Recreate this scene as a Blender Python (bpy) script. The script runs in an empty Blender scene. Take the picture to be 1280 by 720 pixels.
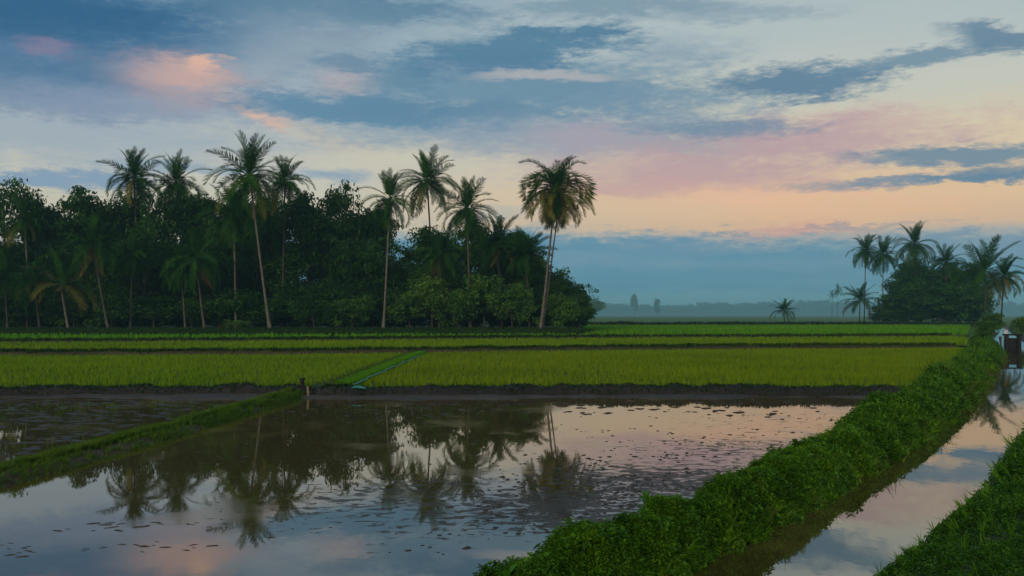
import bpy, math, random
import numpy as np
from mathutils import Vector, Matrix
R = math.radians
FPX, HZ, CAMZ = 1244.0, 394.0, 3.0          # focal length and horizon of the 1280 px photograph, eye height over the water
sc = bpy.context.scene
COL = sc.collection

# ------------------------------------------------------------------ camera
cam = bpy.data.cameras.new('camera'); camo = bpy.data.objects.new('camera', cam); COL.objects.link(camo)
camo.location = (0, 0, CAMZ); camo.rotation_euler = (R(90), 0, 0)
cam.sensor_width = 36; cam.lens = 36*FPX/1280; cam.shift_y = (HZ-360)/1280
cam.clip_start = 0.1; cam.clip_end = 12000
sc.camera = camo
sc.view_settings.view_transform = 'Standard'; sc.view_settings.look = 'None'
sc.view_settings.gamma = 1; sc.view_settings.exposure = 0
sc.cycles.volume_bounces = 1; sc.cycles.max_bounces = 7; sc.cycles.diffuse_bounces = 2; sc.cycles.glossy_bounces = 3
sc.cycles.transparent_max_bounces = 6; sc.cycles.transmission_bounces = 2
sc.cycles.sample_clamp_indirect = 4

def lin(c):
    return tuple(((v/255/12.92) if v/255 <= .04045 else ((v/255+.055)/1.055)**2.4) for v in c) + (1.0,)

# ------------------------------------------------------------------ sky: dusk, clouds given by azimuth and elevation
SUN_EL, SUN_AZ = 16.0, 200.0                 # soft light of the western glow behind the camera (azimuth clockwise from +Y)
w = bpy.data.worlds.new('World'); sc.world = w; w.use_nodes = True
nt = w.node_tree; N = nt.nodes; L = nt.links
for n in list(N): N.remove(n)
def nd(t, **kw):
    n = N.new(t)
    for k, v in kw.items(): setattr(n, k, v)
    return n
def setin(n, i, v):
    if v is None: return
    if isinstance(v, bpy.types.NodeSocket): L.new(v, n.inputs[i])
    else: n.inputs[i].default_value = v
def M_(op, a, b=None, c=None, clamp=False):
    n = nd('ShaderNodeMath', operation=op, use_clamp=clamp)
    setin(n, 0, a); setin(n, 1, b); setin(n, 2, c)
    return n.outputs[0]
def mixc(f, a, b):
    n = nd('ShaderNodeMix', data_type='RGBA'); setin(n, 0, f); setin(n, 6, a); setin(n, 7, b)
    return n.outputs[2]
def smooth(v, lo, hi, a=0.0, b=1.0):
    n = nd('ShaderNodeMapRange', interpolation_type='SMOOTHSTEP')
    setin(n, 0, v); setin(n, 1, lo); setin(n, 2, hi); setin(n, 3, a); setin(n, 4, b)
    return n.outputs[0]
def noise(vec, scale, det=4, rough=.55, dist=0.0):
    n = nd('ShaderNodeTexNoise'); L.new(vec, n.inputs['Vector']); n.inputs['Scale'].default_value = scale
    n.inputs['Detail'].default_value = det; n.inputs['Roughness'].default_value = rough; n.inputs['Distortion'].default_value = dist
    return n
def pxa(x, y):                                # photograph pixel -> azimuth, elevation in degrees
    az = math.atan((x-640)/FPX); return math.degrees(az), math.degrees(math.atan((HZ-y)/FPX*math.cos(az)))
tc = nd('ShaderNodeTexCoord'); D = tc.outputs['Generated']
sep = nd('ShaderNodeSeparateXYZ'); L.new(D, sep.inputs[0])
az = M_('MULTIPLY', M_('ARCTAN2', sep.outputs[0], sep.outputs[1]), 180/math.pi)
el = M_('MULTIPLY', M_('ARCSINE', sep.outputs[2]), 180/math.pi)
vm = nd('ShaderNodeVectorMath', operation='MULTIPLY'); L.new(D, vm.inputs[0]); vm.inputs[1].default_value = (1, 1, 3.2)
DS = vm.outputs[0]
vm2 = nd('ShaderNodeVectorMath', operation='MULTIPLY'); L.new(D, vm2.inputs[0]); vm2.inputs[1].default_value = (1, 1, 3.8)
DS2 = vm2.outputs[0]
n1 = noise(DS, 5.0, 5, .6); n2 = noise(DS2, 15.0, 6, .66, .15); n3 = noise(DS2, 62.0, 4, .7)
def centred(n, k):
    v = nd('ShaderNodeVectorMath', operation='SUBTRACT'); L.new(n.outputs['Color'], v.inputs[0]); v.inputs[1].default_value = (.5, .5, .5)
    u = nd('ShaderNodeVectorMath', operation='MULTIPLY'); L.new(v.outputs[0], u.inputs[0]); u.inputs[1].default_value = k
    return u.outputs[0]
cxy = nd('ShaderNodeCombineXYZ'); L.new(az, cxy.inputs[0]); L.new(el, cxy.inputs[1])
def vadd(a, b):
    v = nd('ShaderNodeVectorMath', operation='ADD'); L.new(a, v.inputs[0]); L.new(b, v.inputs[1]); return v.outputs[0]
P = vadd(cxy.outputs[0], vadd(centred(n1, (5.5, 1.6, 0)), centred(n2, (3.6, 1.5, 0))))
P = vadd(P, centred(n3, (1.3, .8, 0)))
# base: clear evening air behind the clouds
def ramp(fac, stops):
    r = nd('ShaderNodeValToRGB'); L.new(fac, r.inputs[0]); r.color_ramp.interpolation = 'EASE'
    e = r.color_ramp.elements
    while len(e) > 1: e.remove(e[-1])
    for i, (p, c) in enumerate(stops):
        q = e[0] if i == 0 else e.new(p)
        q.position = p; q.color = lin(c)
    return r.outputs[0]
pe = nd('ShaderNodeSeparateXYZ'); L.new(P, pe.inputs[0])
elw = M_('ADD', M_('MULTIPLY', el, .6), M_('MULTIPLY', pe.outputs[1], .4))
eln = M_('MULTIPLY', elw, 1/40.0, clamp=True)
def ey(y): return max(0, math.degrees(math.atan((HZ-y)/FPX)))/40
right = ramp(eln, [(0, (92,146,168)), (ey(360), (86,142,170)), (ey(318), (112,152,178)), (ey(300), (168,166,170)), (ey(286), (222,182,148)),
                   (ey(250), (232,192,150)), (ey(190), (222,202,170)), (ey(120), (200,200,190)), (ey(40), (170,186,194)), (ey(-120), (128,156,182)), (1, (104,134,168))])
left = ramp(eln, [(0, (92,146,172)), (ey(340), (110,152,182)), (ey(290), (204,194,176)), (ey(230), (204,198,182)), (ey(175), (188,190,186)), (ey(130), (160,174,190)),
                  (ey(60), (140,164,184)), (ey(-100), (106,142,174)), (1, (98,130,166))])
base = mixc(smooth(pe.outputs[0], -16, 14), left, right)
sky = nd('ShaderNodeTexSky', sky_type='NISHITA', sun_disc=False, sun_elevation=R(SUN_EL), sun_rotation=R(SUN_AZ))
skm = nd('ShaderNodeVectorMath', operation='SCALE'); L.new(sky.outputs[0], skm.inputs[0]); skm.inputs['Scale'].default_value = .09
# warm afterglow low in the west, behind the photographer
dt = nd('ShaderNodeVectorMath', operation='DOT_PRODUCT'); L.new(D, dt.inputs[0])
dt.inputs[1].default_value = (math.sin(R(SUN_AZ)), math.cos(R(SUN_AZ)), .15)
glow = smooth(dt.outputs['Value'], .1, 1.0)
base = mixc(M_('MULTIPLY', glow, .7), base, lin((250, 214, 168)))
base = mixc(.1, base, skm.outputs[0])
# broken cloud everywhere outside the part of the sky we look at
front = M_('MULTIPLY', smooth(M_('ABSOLUTE', az), 30, 46, 1, 0), smooth(el, 18, 30, 1, 0))
nb = noise(DS, 2.6, 6, .58, .2)
gen = M_('MULTIPLY', smooth(nb.outputs[0], .48, .62), M_('SUBTRACT', 1.0, front))
colr = mixc(M_('MULTIPLY', gen, .75), base, lin((96, 130, 162)))
tex = M_('MULTIPLY', M_('SUBTRACT', n2.outputs[0], .5), 1.3)
tex3 = M_('MULTIPLY', M_('SUBTRACT', n3.outputs[0], .5), .7)
texs = M_('ADD', tex, M_('MULTIPLY', tex3, 1.5))
def blob(x, y, rx, ry, c, op=.85, soft=.55, rot=0, rag=1.0):
    global colr
    a, e = pxa(x, y); k = math.degrees(1/FPX)
    m = nd('ShaderNodeMapping', vector_type='TEXTURE'); L.new(P, m.inputs['Vector'])
    m.inputs['Location'].default_value = (a, e, 0); m.inputs['Rotation'].default_value = (0, 0, R(rot)); m.inputs['Scale'].default_value = (rx*k, ry*k, 1)
    ln = nd('ShaderNodeVectorMath', operation='LENGTH'); L.new(m.outputs[0], ln.inputs[0])
    d = M_('MULTIPLY_ADD', texs, rag, ln.outputs['Value'])
    colr = mixc(smooth(d, 1+soft*.5, 1-soft, 0, op), colr, lin(c))
for b in [
    # veils and light masses first
    (250, 215, 420, 26, (196,196,190), .7, .9),
    (60, 165, 330, 40, (148,166,188), .7, .8),
    (30, 222, 150, 12, (112,146,184), .8, .6), (200, 208, 90, 9, (128,156,184), .6, .6),
    (420, 222, 60, 12, (118,150,184), .7, .8), 
    (1000, 40, 420, 60, (186,194,196), .5, .9),
    # upper left bank
    (110, 30, 330, 70, (62,106,146), .95, .7, 4), (40, 95, 230, 42, (78,116,154), .85, .7), (420, 12, 210, 24, (86,124,154), .8, .7),
    (20, 10, 190, 30, (44,92,134), .85, .7), (330, 60, 120, 22, (96,130,162), .6, .8),
    (140, 132, 260, 20, (140, 154, 180), .7, .9), (330, 100, 60, 30, (150, 160, 178), .6, .9),
    # pink cumulus
    (222, 96, 84, 32, (184,160,166), .85, .9), (232, 88, 56, 18, (198,166,162), .8, .9, 10), (255, 76, 26, 9, (228,180,160), .8, .8, 15), (290, 120, 60, 8, (190,172,172), .6, .8, -12),
    (60, 58, 34, 12, (132,124,156), .7, .8), (322, 148, 44, 9, (222,182,162), .8, .7, -25), (400, 172, 90, 12, (204,190,176), .6, .9, -20),
    # pale gap between
    (390, 70, 110, 50, (152,168,184), .6, .9), (445, 105, 48, 22, (186,168,174), .7, .8), (420, 80, 34, 10, (104,132,160), .75, .6),
    # central mass
    (600, 165, 260, 26, (128,152,176), .8, .7), (450, 140, 175, 19, (94,134,166), .95, .5, -4), (630, 114, 230, 44, (98,136,166), .88, .8, 0), (770, 120, 160, 38, (104,140,166), .8, .9), (600, 142, 190, 16, (88,128,160), .55, .9), (500, 100, 60, 26, (94,134,162), .8, .7), (860, 150, 120, 14, (116,146,172), .6, .8), (470, 200, 190, 14, (206,200,184), .6, .9),
    (760, 178, 220, 30, (146,156,178), .7, .9), (880, 182, 130, 14, (120,146,172), .6, .8), (650, 62, 140, 26, (80,124,156), .95, .5, 4), (600, 84, 110, 18, (86,124,158), .7, .7), (700, 45, 70, 8, (84,124,156), .8, .6),
    (560, 40, 70, 10, (150,170,184), .6, .7), (690, 99, 90, 7, (176,176,182), .8, .6),
    # right of the centre
    (1040, 168, 180, 32, (190,160,168), .9, .8), (880, 212, 210, 34, (190,158,166), .9, .9), (740, 170, 90, 16, (172,160,174), .6, .9), (820, 128, 170, 24, (112,142,170), .6, .9),
    (900, 160, 110, 12, (100,134,164), .75, .7), (1000, 104, 108, 20, (92,126,156), .95, .5, -2), (1120, 76, 90, 10, (104,136,162), .85, .6, 6), (1230, 50, 62, 14, (96,128,156), .9, .6, -12),
    (780, 10, 140, 12, (112,142,166), .75, .7), (920, 18, 110, 10, (120,148,170), .6, .8), 
    (850, 70, 90, 24, (128,154,176), .6, .9), (1150, 150, 50, 10, (206,182,172), .5, .9),
    # streaks low on the right
    (1190, 195, 120, 12, (104,134,160), .9, .6, -2), (1140, 228, 180, 7, (108,136,162), .9, .6, 0), (1240, 218, 80, 10, (98,130,158), .85, .5),
    # peach and pink glow
    (940, 250, 150, 20, (240,190,158), .85, .9), (1040, 264, 190, 16, (234,188,150), .7, .9), (990, 284, 70, 9, (222,164,152), .7, .8), (800, 232, 110, 12, (202,164,164), .7, .8),
    (820, 262, 120, 16, (222,192,160), .6, .9),
    # blue bank over the horizon
    (800, 340, 620, 44, (88,138,168), .85, .45), (850, 306, 110, 12, (124,150,174), .8, .6), (1230, 312, 170, 20, (120,148,172), .85, .5),
    (960, 306, 40, 5, (132,150,170), .6, .7), (1080, 280, 110, 4, (150,152,164), .6, .6), (600, 330, 400, 40, (92,142,174), .8, .5),
    (620, 268, 60, 10, (168,178,180), .5, .8), (930, 328, 260, 9, (122,156,178), .45, .9), (1100, 346, 220, 8, (112,152,176), .4, .9), (760, 322, 120, 8, (128,158,180), .45, .9), (1000, 376, 1200, 16, (116,164,180), .75, .9),
]: blob(*b)
# below the horizon the dome goes on as hazy ground
colr = mixc(smooth(el, -.2, -4.0), colr, lin((70, 92, 84)))
cc = nd('ShaderNodeVectorMath', operation='MULTIPLY'); L.new(colr, cc.inputs[0]); cc.inputs[1].default_value = (1.07, 1.06, 1.0)
bg = nd('ShaderNodeBackground'); L.new(cc.outputs[0], bg.inputs[0]); bg.inputs[1].default_value = 1.0
wo = nd('ShaderNodeOutputWorld'); L.new(bg.outputs[0], wo.inputs[0])
w.cycles.sampling_method = 'MANUAL'; w.cycles.sample_map_resolution = 512

# ------------------------------------------------------------------ sun: large, soft, low in the west
sl = bpy.data.lights.new('sun', 'SUN'); sl.energy = 1.5; sl.angle = R(25); sl.color = (1.0, .86, .68)
so = bpy.data.objects.new('sun', sl); COL.objects.link(so)
sd = Vector((math.sin(R(SUN_AZ))*math.cos(R(SUN_EL)), math.cos(R(SUN_AZ))*math.cos(R(SUN_EL)), math.sin(R(SUN_EL))))
so.rotation_euler = sd.to_track_quat('Z', 'Y').to_euler()

# ------------------------------------------------------------------ numeric helpers
rng = np.random.default_rng(7); random.seed(7)
def smst(x, a, b):
    t = np.clip((np.asarray(x, float)-a)/(b-a), 0, 1); return t*t*(3-2*t)
def vnoise(x, y, seed=0):
    x = np.asarray(x, float); y = np.asarray(y, float)
    xi = np.floor(x).astype(np.int64); yi = np.floor(y).astype(np.int64); fx = x-xi; fy = y-yi
    fx = fx*fx*(3-2*fx); fy = fy*fy*(3-2*fy)
    def h(a, b):
        n = (a*374761393 + b*668265263 + seed*974711) & 0x7fffffff
        n = ((n ^ (n >> 13))*1274126177) & 0x7fffffff
        return ((n ^ (n >> 16)) & 0xffff)/65535.0
    return (h(xi, yi)*(1-fx)+h(xi+1, yi)*fx)*(1-fy) + (h(xi, yi+1)*(1-fx)+h(xi+1, yi+1)*fx)*fy
def fbm(x, y, seed=0, o=4):
    s = 0; a = .5
    for i in range(o):
        s = s + a*(vnoise(x*2**i, y*2**i, seed+i)-.5)*2; a *= .5
    return s
def mesh(name, V, F, m, attr=None, smooth_=False):
    V = np.asarray(V, np.float32); Fs = F if isinstance(F, list) else [F]
    me = bpy.data.meshes.new(name); me.vertices.add(len(V)); me.vertices.foreach_set('co', V.ravel())
    Fs = [np.asarray(f, np.int32) for f in Fs if len(f)]
    idx = np.concatenate([f.ravel() for f in Fs]); tot = np.concatenate([np.full(len(f), f.shape[1], np.int32) for f in Fs])
    st = np.concatenate([[0], np.cumsum(tot)[:-1]]).astype(np.int32)
    me.loops.add(len(idx)); me.loops.foreach_set('vertex_index', idx)
    me.polygons.add(len(tot)); me.polygons.foreach_set('loop_start', st); me.polygons.foreach_set('loop_total', tot)
    if smooth_: me.polygons.foreach_set('use_smooth', np.ones(len(tot), bool))
    if attr is not None:
        a = me.attributes.new('tint', 'FLOAT', 'POINT'); a.data.foreach_set('value', np.asarray(attr, np.float32))
    me.materials.append(m); me.update(calc_edges=True)
    return me
def link(name, me, parent=None, kind=None, label=None, cat=None, group=None, loc=None):
    o = bpy.data.objects.new(name, me); COL.objects.link(o)
    if parent: o.parent = parent
    if kind: o['kind'] = kind
    if label: o['label'] = label
    if cat: o['category'] = cat
    if group: o['group'] = group
    if loc is not None: o.location = loc
    return o
def thing(name, label, cat, loc, group=None): return link(name, None, None, None, label, cat, group, loc)
def scatter(V, F, pos, yaw, scl, tilt=None, tdir=None, tint=None):
    """many copies of a small shape as one vertex / face array"""
    V = np.asarray(V, float); F = np.asarray(F); n = len(pos); scl = np.asarray(scl, float)
    if scl.ndim == 1: scl = np.stack([scl]*3, 1)
    c, s = np.cos(yaw), np.sin(yaw)
    P = V[None]*scl[:, None]
    X = P[..., 0]*c[:, None]-P[..., 1]*s[:, None]; Y = P[..., 0]*s[:, None]+P[..., 1]*c[:, None]; Z = P[..., 2]
    if tilt is not None:
        ct, st = np.cos(tdir)[:, None], np.sin(tdir)[:, None]; k, q = np.cos(tilt)[:, None], np.sin(tilt)[:, None]
        a = X*ct+Y*st; b = -X*st+Y*ct
        a2 = a*k+Z*q; Z = -a*q+Z*k; X = a2*ct-b*st; Y = a2*st+b*ct
    W = np.stack([X, Y, Z], -1)+np.asarray(pos)[:, None]
    FF = F[None]+(np.arange(n)*len(V))[:, None, None]
    t = rng.random(n) if tint is None else tint
    return W.reshape(-1, 3), FF.reshape(-1, F.shape[1]), np.repeat(t, len(V))
def join(parts):
    Vs, Fs, Ts, o = [], [], [], 0
    for V, F, T in parts:
        Vs.append(V); Fs.append(F+o); Ts.append(T); o += len(V)
    return np.concatenate(Vs), np.concatenate(Fs), np.concatenate(Ts)
def tube(pts, rad, ns=8, cap=True):
    pts = np.asarray(pts, float); n = len(pts); V = []; F = []
    for i in range(n):
        t = pts[min(i+1, n-1)]-pts[max(i-1, 0)]; t = t/np.linalg.norm(t)
        u = np.cross(t, [0, 1, 0] if abs(t[1]) < .9 else [1, 0, 0]); u /= np.linalg.norm(u); v = np.cross(t, u)
        for k in range(ns):
            a = 2*math.pi*k/ns; V.append(pts[i]+rad[i]*(math.cos(a)*u+math.sin(a)*v))
    for i in range(n-1):
        for k in range(ns):
            a = i*ns+k; b = i*ns+(k+1) % ns; F.append((a, b, b+ns)); F.append((a, b+ns, a+ns))
    if cap:
        V.append(pts[-1]); c = len(V)-1
        for k in range(ns): F.append(((n-1)*ns+k, (n-1)*ns+(k+1) % ns, c))
    return np.array(V), np.array(F)
def grid(xs, ys, hf):
    """sheet over a list of rows: xs is (rows, cols)"""
    ys = np.asarray(ys, float); xs = np.asarray(xs, float)
    if xs.ndim == 1: xs = np.repeat(xs[None], len(ys), 0)
    Y = np.repeat(ys[:, None], xs.shape[1], 1); Z = hf(xs, Y)
    V = np.stack([xs, Y, Z], -1).reshape(-1, 3); r, c = xs.shape
    i = (np.arange(r-1)[:, None]*c+np.arange(c-1)[None]).ravel()
    return V, np.stack([i, i+1, i+1+c, i+c], 1)
def px(x, D): return (x-640)/FPX*D
def pz(y, D): return CAMZ-(y-HZ)/FPX*D

# ------------------------------------------------------------------ materials
def mat(name):
    m = bpy.data.materials.new(name); m.use_nodes = True; t = m.node_tree
    for n in list(t.nodes): t.nodes.remove(n)
    global N, L
    N, L = t.nodes, t.links
    return m
def out(sh):
    o = nd('ShaderNodeOutputMaterial'); L.new(sh, o.inputs[0])
def prin(col, rough, **kw):
    p = nd('ShaderNodeBsdfPrincipled'); setin(p, 'Base Color', col); setin(p, 'Roughness', rough)
    for k, v in kw.items(): setin(p, k.replace('_', ' '), v)
    return p
def coords():
    g = nd('ShaderNodeNewGeometry'); return g.outputs['Position']
def ocoords():
    g = nd('ShaderNodeTexCoord'); return g.outputs['Object']
def ramp2(fac, stops):
    r = nd('ShaderNodeValToRGB'); setin(r, 0, fac); e = r.color_ramp.elements
    while len(e) > 1: e.remove(e[-1])
    for i, (p, c) in enumerate(stops):
        q = e[0] if i == 0 else e.new(p); q.position = p; q.color = tuple(c)+(1,)
    return r.outputs[0]
def scaled(v, s):
    m = nd('ShaderNodeVectorMath', operation='MULTIPLY'); L.new(v, m.inputs[0]); m.inputs[1].default_value = s; return m.outputs[0]
def leaf_mat(name, cs, trans=.25, rough=.55, big=.15, use_obj=False, spec=.12, nbk=.9, nb0=.3):
    """cs: colours from the darkest to the lightest leaf of the kind"""
    m = mat(name); at = nd('ShaderNodeAttribute', attribute_name='tint')
    nz = noise(coords(), big, 3, .6)
    f = M_('ADD', M_('MULTIPLY', at.outputs['Fac'], .6), M_('MULTIPLY', M_('SUBTRACT', nz.outputs[0], nb0), nbk))
    if use_obj:
        oi = nd('ShaderNodeObjectInfo'); f = M_('ADD', f, M_('MULTIPLY', M_('SUBTRACT', oi.outputs['Random'], .5), .5))
    c = ramp2(f, [(i/(len(cs)-1), k) for i, k in enumerate(cs)])
    p = prin(c, rough, Specular_IOR_Level=spec)
    t = nd('ShaderNodeBsdfTranslucent'); L.new(c, t.inputs[0])
    mx = nd('ShaderNodeMixShader'); mx.inputs[0].default_value = trans; L.new(p.outputs[0], mx.inputs[1]); L.new(t.outputs[0], mx.inputs[2])
    out(mx.outputs[0]); return m
def soil_mat(name, a, b, c, scale=1.5, rough=.9, bump=.05):
    m = mat(name); v = coords(); n = noise(v, scale, 7, .65); k = noise(v, scale*.13, 3, .5)
    f = M_('ADD', M_('MULTIPLY', n.outputs[0], .7), M_('MULTIPLY', k.outputs[0], .4))
    p = prin(ramp2(f, [(.35, a), (.55, b), (.75, c)]), rough, Specular_IOR_Level=.3)
    bp = nd('ShaderNodeBump'); bp.inputs['Strength'].default_value = .8; bp.inputs['Distance'].default_value = bump
    n2_ = noise(v, scale*6, 5, .7); L.new(n2_.outputs[0], bp.inputs['Height']); L.new(bp.outputs[0], p.inputs['Normal'])
    out(p.outputs[0]); return m
def water_mat(name, base, ior, rough, slope, seed, silt, patches=()):
    m = mat(name); v = coords()
    vv = scaled(v, (1, .55, 1)); a = noise(vv, 1.1+seed*.1, 4, .55); b = noise(vv, 7.0, 4, .6); c = noise(scaled(v, (1, .7, 1)), .35, 4, .6)
    sil = smooth(c.outputs[0], .50, .68)
    h = M_('ADD', M_('MULTIPLY', a.outputs[0], .6), M_('MULTIPLY', b.outputs[0], M_('ADD', .07, M_('MULTIPLY', sil, .10))))
    p = prin(mixc(sil, tuple(base)+(1,), tuple(x*1.8 for x in base)+(1,)), M_('ADD', rough, M_('MULTIPLY', sil, silt)), IOR=ior)
    bp = nd('ShaderNodeBump'); bp.inputs['Strength'].default_value = 1; bp.inputs['Distance'].default_value = slope
    L.new(h, bp.inputs['Height']); L.new(bp.outputs[0], p.inputs['Normal'])
    if patches:                                            # places where the stirred mud lies just at the surface
        g = None
        for (x, y, rr, k) in patches:
            q = nd('ShaderNodeVectorMath', operation='DISTANCE'); L.new(v, q.inputs[0]); q.inputs[1].default_value = (x, y, 0)
            e = M_('MULTIPLY', smooth(q.outputs['Value'], rr, rr*.2), k); g = e if g is None else M_('MAXIMUM', g, e)
        f1 = noise(scaled(v, (.8, 1.3, 1)), 3.4, 7, .72, .7); f2 = noise(v, .5, 3, .5)
        lev = M_('SUBTRACT', M_('SUBTRACT', .70, M_('MULTIPLY', g, .22)), M_('MULTIPLY', M_('SUBTRACT', f2.outputs[0], .5), .12))
        msk = smooth(M_('SUBTRACT', f1.outputs[0], lev), -.02, .03)
        mud = prin(ramp2(f1.outputs[0], [(.4, (.016, .013, .008)), (.7, (.06, .048, .028))]), .6, Specular_IOR_Level=.3)
        b2_ = nd('ShaderNodeBump'); b2_.inputs['Distance'].default_value = .05; L.new(f1.outputs[0], b2_.inputs['Height']); L.new(b2_.outputs[0], mud.inputs['Normal'])
        mx = nd('ShaderNodeMixShader'); L.new(M_('MULTIPLY', msk, .92), mx.inputs[0]); L.new(p.outputs[0], mx.inputs[1]); L.new(mud.outputs[0], mx.inputs[2])
        out(mx.outputs[0]); return m
    out(p.outputs[0]); return m
M_ground = soil_mat('far_field_green', (.030, .075, .012), (.050, .115, .014), (.075, .140, .018), .05, .9, .01)
M_bed = soil_mat('paddy_mud', (.018, .015, .010), (.035, .028, .018), (.06, .05, .034), 1.2, .45)
M_fieldsoil = soil_mat('rice_field_soil', (.02, .035, .008), (.035, .06, .010), (.05, .085, .014), 2.0)
M_mud = soil_mat('wet_grey_mud', (.024, .020, .013), (.048, .041, .030), (.085, .074, .056), 1.6, .75, .04)
M_earth = soil_mat('dark_wet_earth', (.006, .006, .008), (.014, .013, .015), (.03, .026, .026), 4.0, .7, .05)
M_bund = soil_mat('bund_soil', (.012, .014, .006), (.03, .032, .012), (.055, .05, .022), 2.0, .8, .04)
M_brown = soil_mat('brown_earth', (.020, .014, .004), (.050, .036, .010), (.085, .062, .020), 3.0, .75, .04)
M_floor = soil_mat('grove_floor', (.008, .014, .005), (.018, .028, .008), (.035, .05, .014), .8)
M_rice_r = leaf_mat('rice_yellow_green', [(0.0779, 0.1555, 0.0034), (0.1351, 0.2305, 0.0045), (0.1871, 0.2881, 0.0068), (0.2495, 0.3343, 0.0113)], .35, .5, .12, False, .05)
M_rice_l = leaf_mat('rice_green', [(0.07, 0.1624, 0.0037), (0.126, 0.2406, 0.005), (0.182, 0.3054, 0.0063), (0.252, 0.351, 0.01)], .35, .5, .12, False, .05)
M_rice_f = leaf_mat('rice_bright_green', [(0.04, 0.1688, 0.0037), (0.0813, 0.2625, 0.005), (0.125, 0.325, 0.0063), (0.1875, 0.375, 0.01)], .35, .5, .08, False, .05)
M_bank = leaf_mat('bank_leaves', [(.018, .060, .003), (.065, .175, .006), (.115, .27, .010), (.19, .36, .016)], .42, .5, .8, nbk=1.5, nb0=.36)
M_bankdry = leaf_mat('bank_dry_grass', [(.05, .05, .012), (.10, .10, .03), (.16, .15, .05), (.2, .18, .07)], .3, .6, .5)
M_bankdark = leaf_mat('bank_leaves_dark', [(.014, .055, .004), (.042, .13, .006), (.075, .20, .010), (.12, .27, .014)], .4, .45, .5)
M_grassdk = leaf_mat('dark_fringe_grass', [(.008, .022, .004), (.016, .045, .006), (.03, .07, .008), (.05, .09, .012)], .25, .5, .2)
M_bundgr = leaf_mat('bund_fringe_grass', [(.012, .035, .004), (.025, .065, .006), (.045, .10, .008), (.07, .13, .012)], .25, .5, .2)
M_midgrass = leaf_mat('bund_grass', [(.03, .075, .005), (.055, .125, .006), (.085, .17, .010), (.12, .20, .016)], .3, .5, .3)
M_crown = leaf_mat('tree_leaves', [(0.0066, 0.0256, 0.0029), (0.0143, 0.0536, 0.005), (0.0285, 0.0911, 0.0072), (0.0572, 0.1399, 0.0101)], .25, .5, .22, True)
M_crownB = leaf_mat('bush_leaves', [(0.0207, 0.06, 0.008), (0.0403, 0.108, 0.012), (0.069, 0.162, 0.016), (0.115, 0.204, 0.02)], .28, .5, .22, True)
M_far = leaf_mat('distant_leaves', [(.015, .035, .012), (.03, .06, .02), (.05, .09, .03)], .2, .7, .02)
M_frond = leaf_mat('palm_frond_green', [(0.0073, 0.0337, 0.0029), (0.0134, 0.056, 0.0038), (0.0219, 0.0829, 0.0053), (0.0426, 0.1234, 0.0077)], .25, .6, .3, True, .05)
M_frondY = leaf_mat('palm_frond_yellowed', [(0.045, 0.0578, 0.009), (0.09, 0.0998, 0.0126), (0.153, 0.147, 0.018), (0.198, 0.168, 0.027)], .3, .5, .3, True, .15)
M_frondB = leaf_mat('palm_frond_dead', [(.03, .018, .008), (.06, .036, .014), (.10, .06, .022)], .15, .7, .3, True)
M_weed = leaf_mat('weed_leaves', [(.04, .15, .010), (.07, .23, .014), (.11, .30, .02)], .35, .4, .6)
def bark_mat(name, a, b, ring):
    m = mat(name); v = ocoords(); n = noise(scaled(v, (3, 3, ring)), 1.0, 5, .6); n2_ = noise(v, .5, 2, .5)
    f = M_('ADD', M_('MULTIPLY', n.outputs[0], .8), M_('MULTIPLY', n2_.outputs[0], .25))
    p = prin(ramp2(f, [(.38, a), (.66, b)]), .85, Specular_IOR_Level=.2)
    bp = nd('ShaderNodeBump'); bp.inputs['Distance'].default_value = .03; L.new(n.outputs[0], bp.inputs['Height']); L.new(bp.outputs[0], p.inputs['Normal'])
    out(p.outputs[0]); return m
M_trunk = bark_mat('palm_bark', (.055, .052, .042), (.155, .145, .12), 7.0)
M_trunkd = bark_mat('palm_bark_dark', (.022, .02, .017), (.06, .056, .048), 7.0)
M_trunkm = bark_mat('palm_bark_grey', (.035, .033, .028), (.095, .09, .075), 7.0)
M_bark = bark_mat('tree_bark', (.03, .024, .018), (.09, .075, .055), 1.0)
M_nut = soil_mat('coconut_husk', (.04, .06, .01), (.09, .09, .02), (.14, .11, .03), 3)
M_wood = bark_mat('weathered_wood', (.008, .008, .009), (.022, .021, .02), 2.0)
M_wood2 = bark_mat('pale_weathered_wood', (.12, .09, .05), (.26, .20, .12), 2.0)
M_concrete = soil_mat('dark_concrete', (.02, .02, .022), (.04, .04, .042), (.07, .07, .07), 2)
M_white = soil_mat('whitewash', (.35, .37, .38), (.5, .52, .53), (.6, .62, .62), 2)
M_teal = soil_mat('teal_plastic', (.02, .14, .11), (.03, .22, .17), (.05, .30, .24), 3, .4)
M_wpad = water_mat('paddy_water', (.070, .052, .012), 3.7, .010, .0015, 0, .10, [(3.0, 18, 4.5, 1.15), (.8, 15.5, 3.6, 1.15), (5.5, 22, 5, .8), (8, 27, 8, .5), (-1.5, 16, 5, .8), (-7, 13.5, 2.5, .25), (-3, 31, 7, .5), (-1, 20, 8, .4), (-14, 26, 9, .6), (-22, 32, 14, .6), (-5, 22, 7, .35)])
M_wcan = water_mat('canal_water', (.055, .045, .012), 3.3, .012, .0022, 3, .03)

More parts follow.
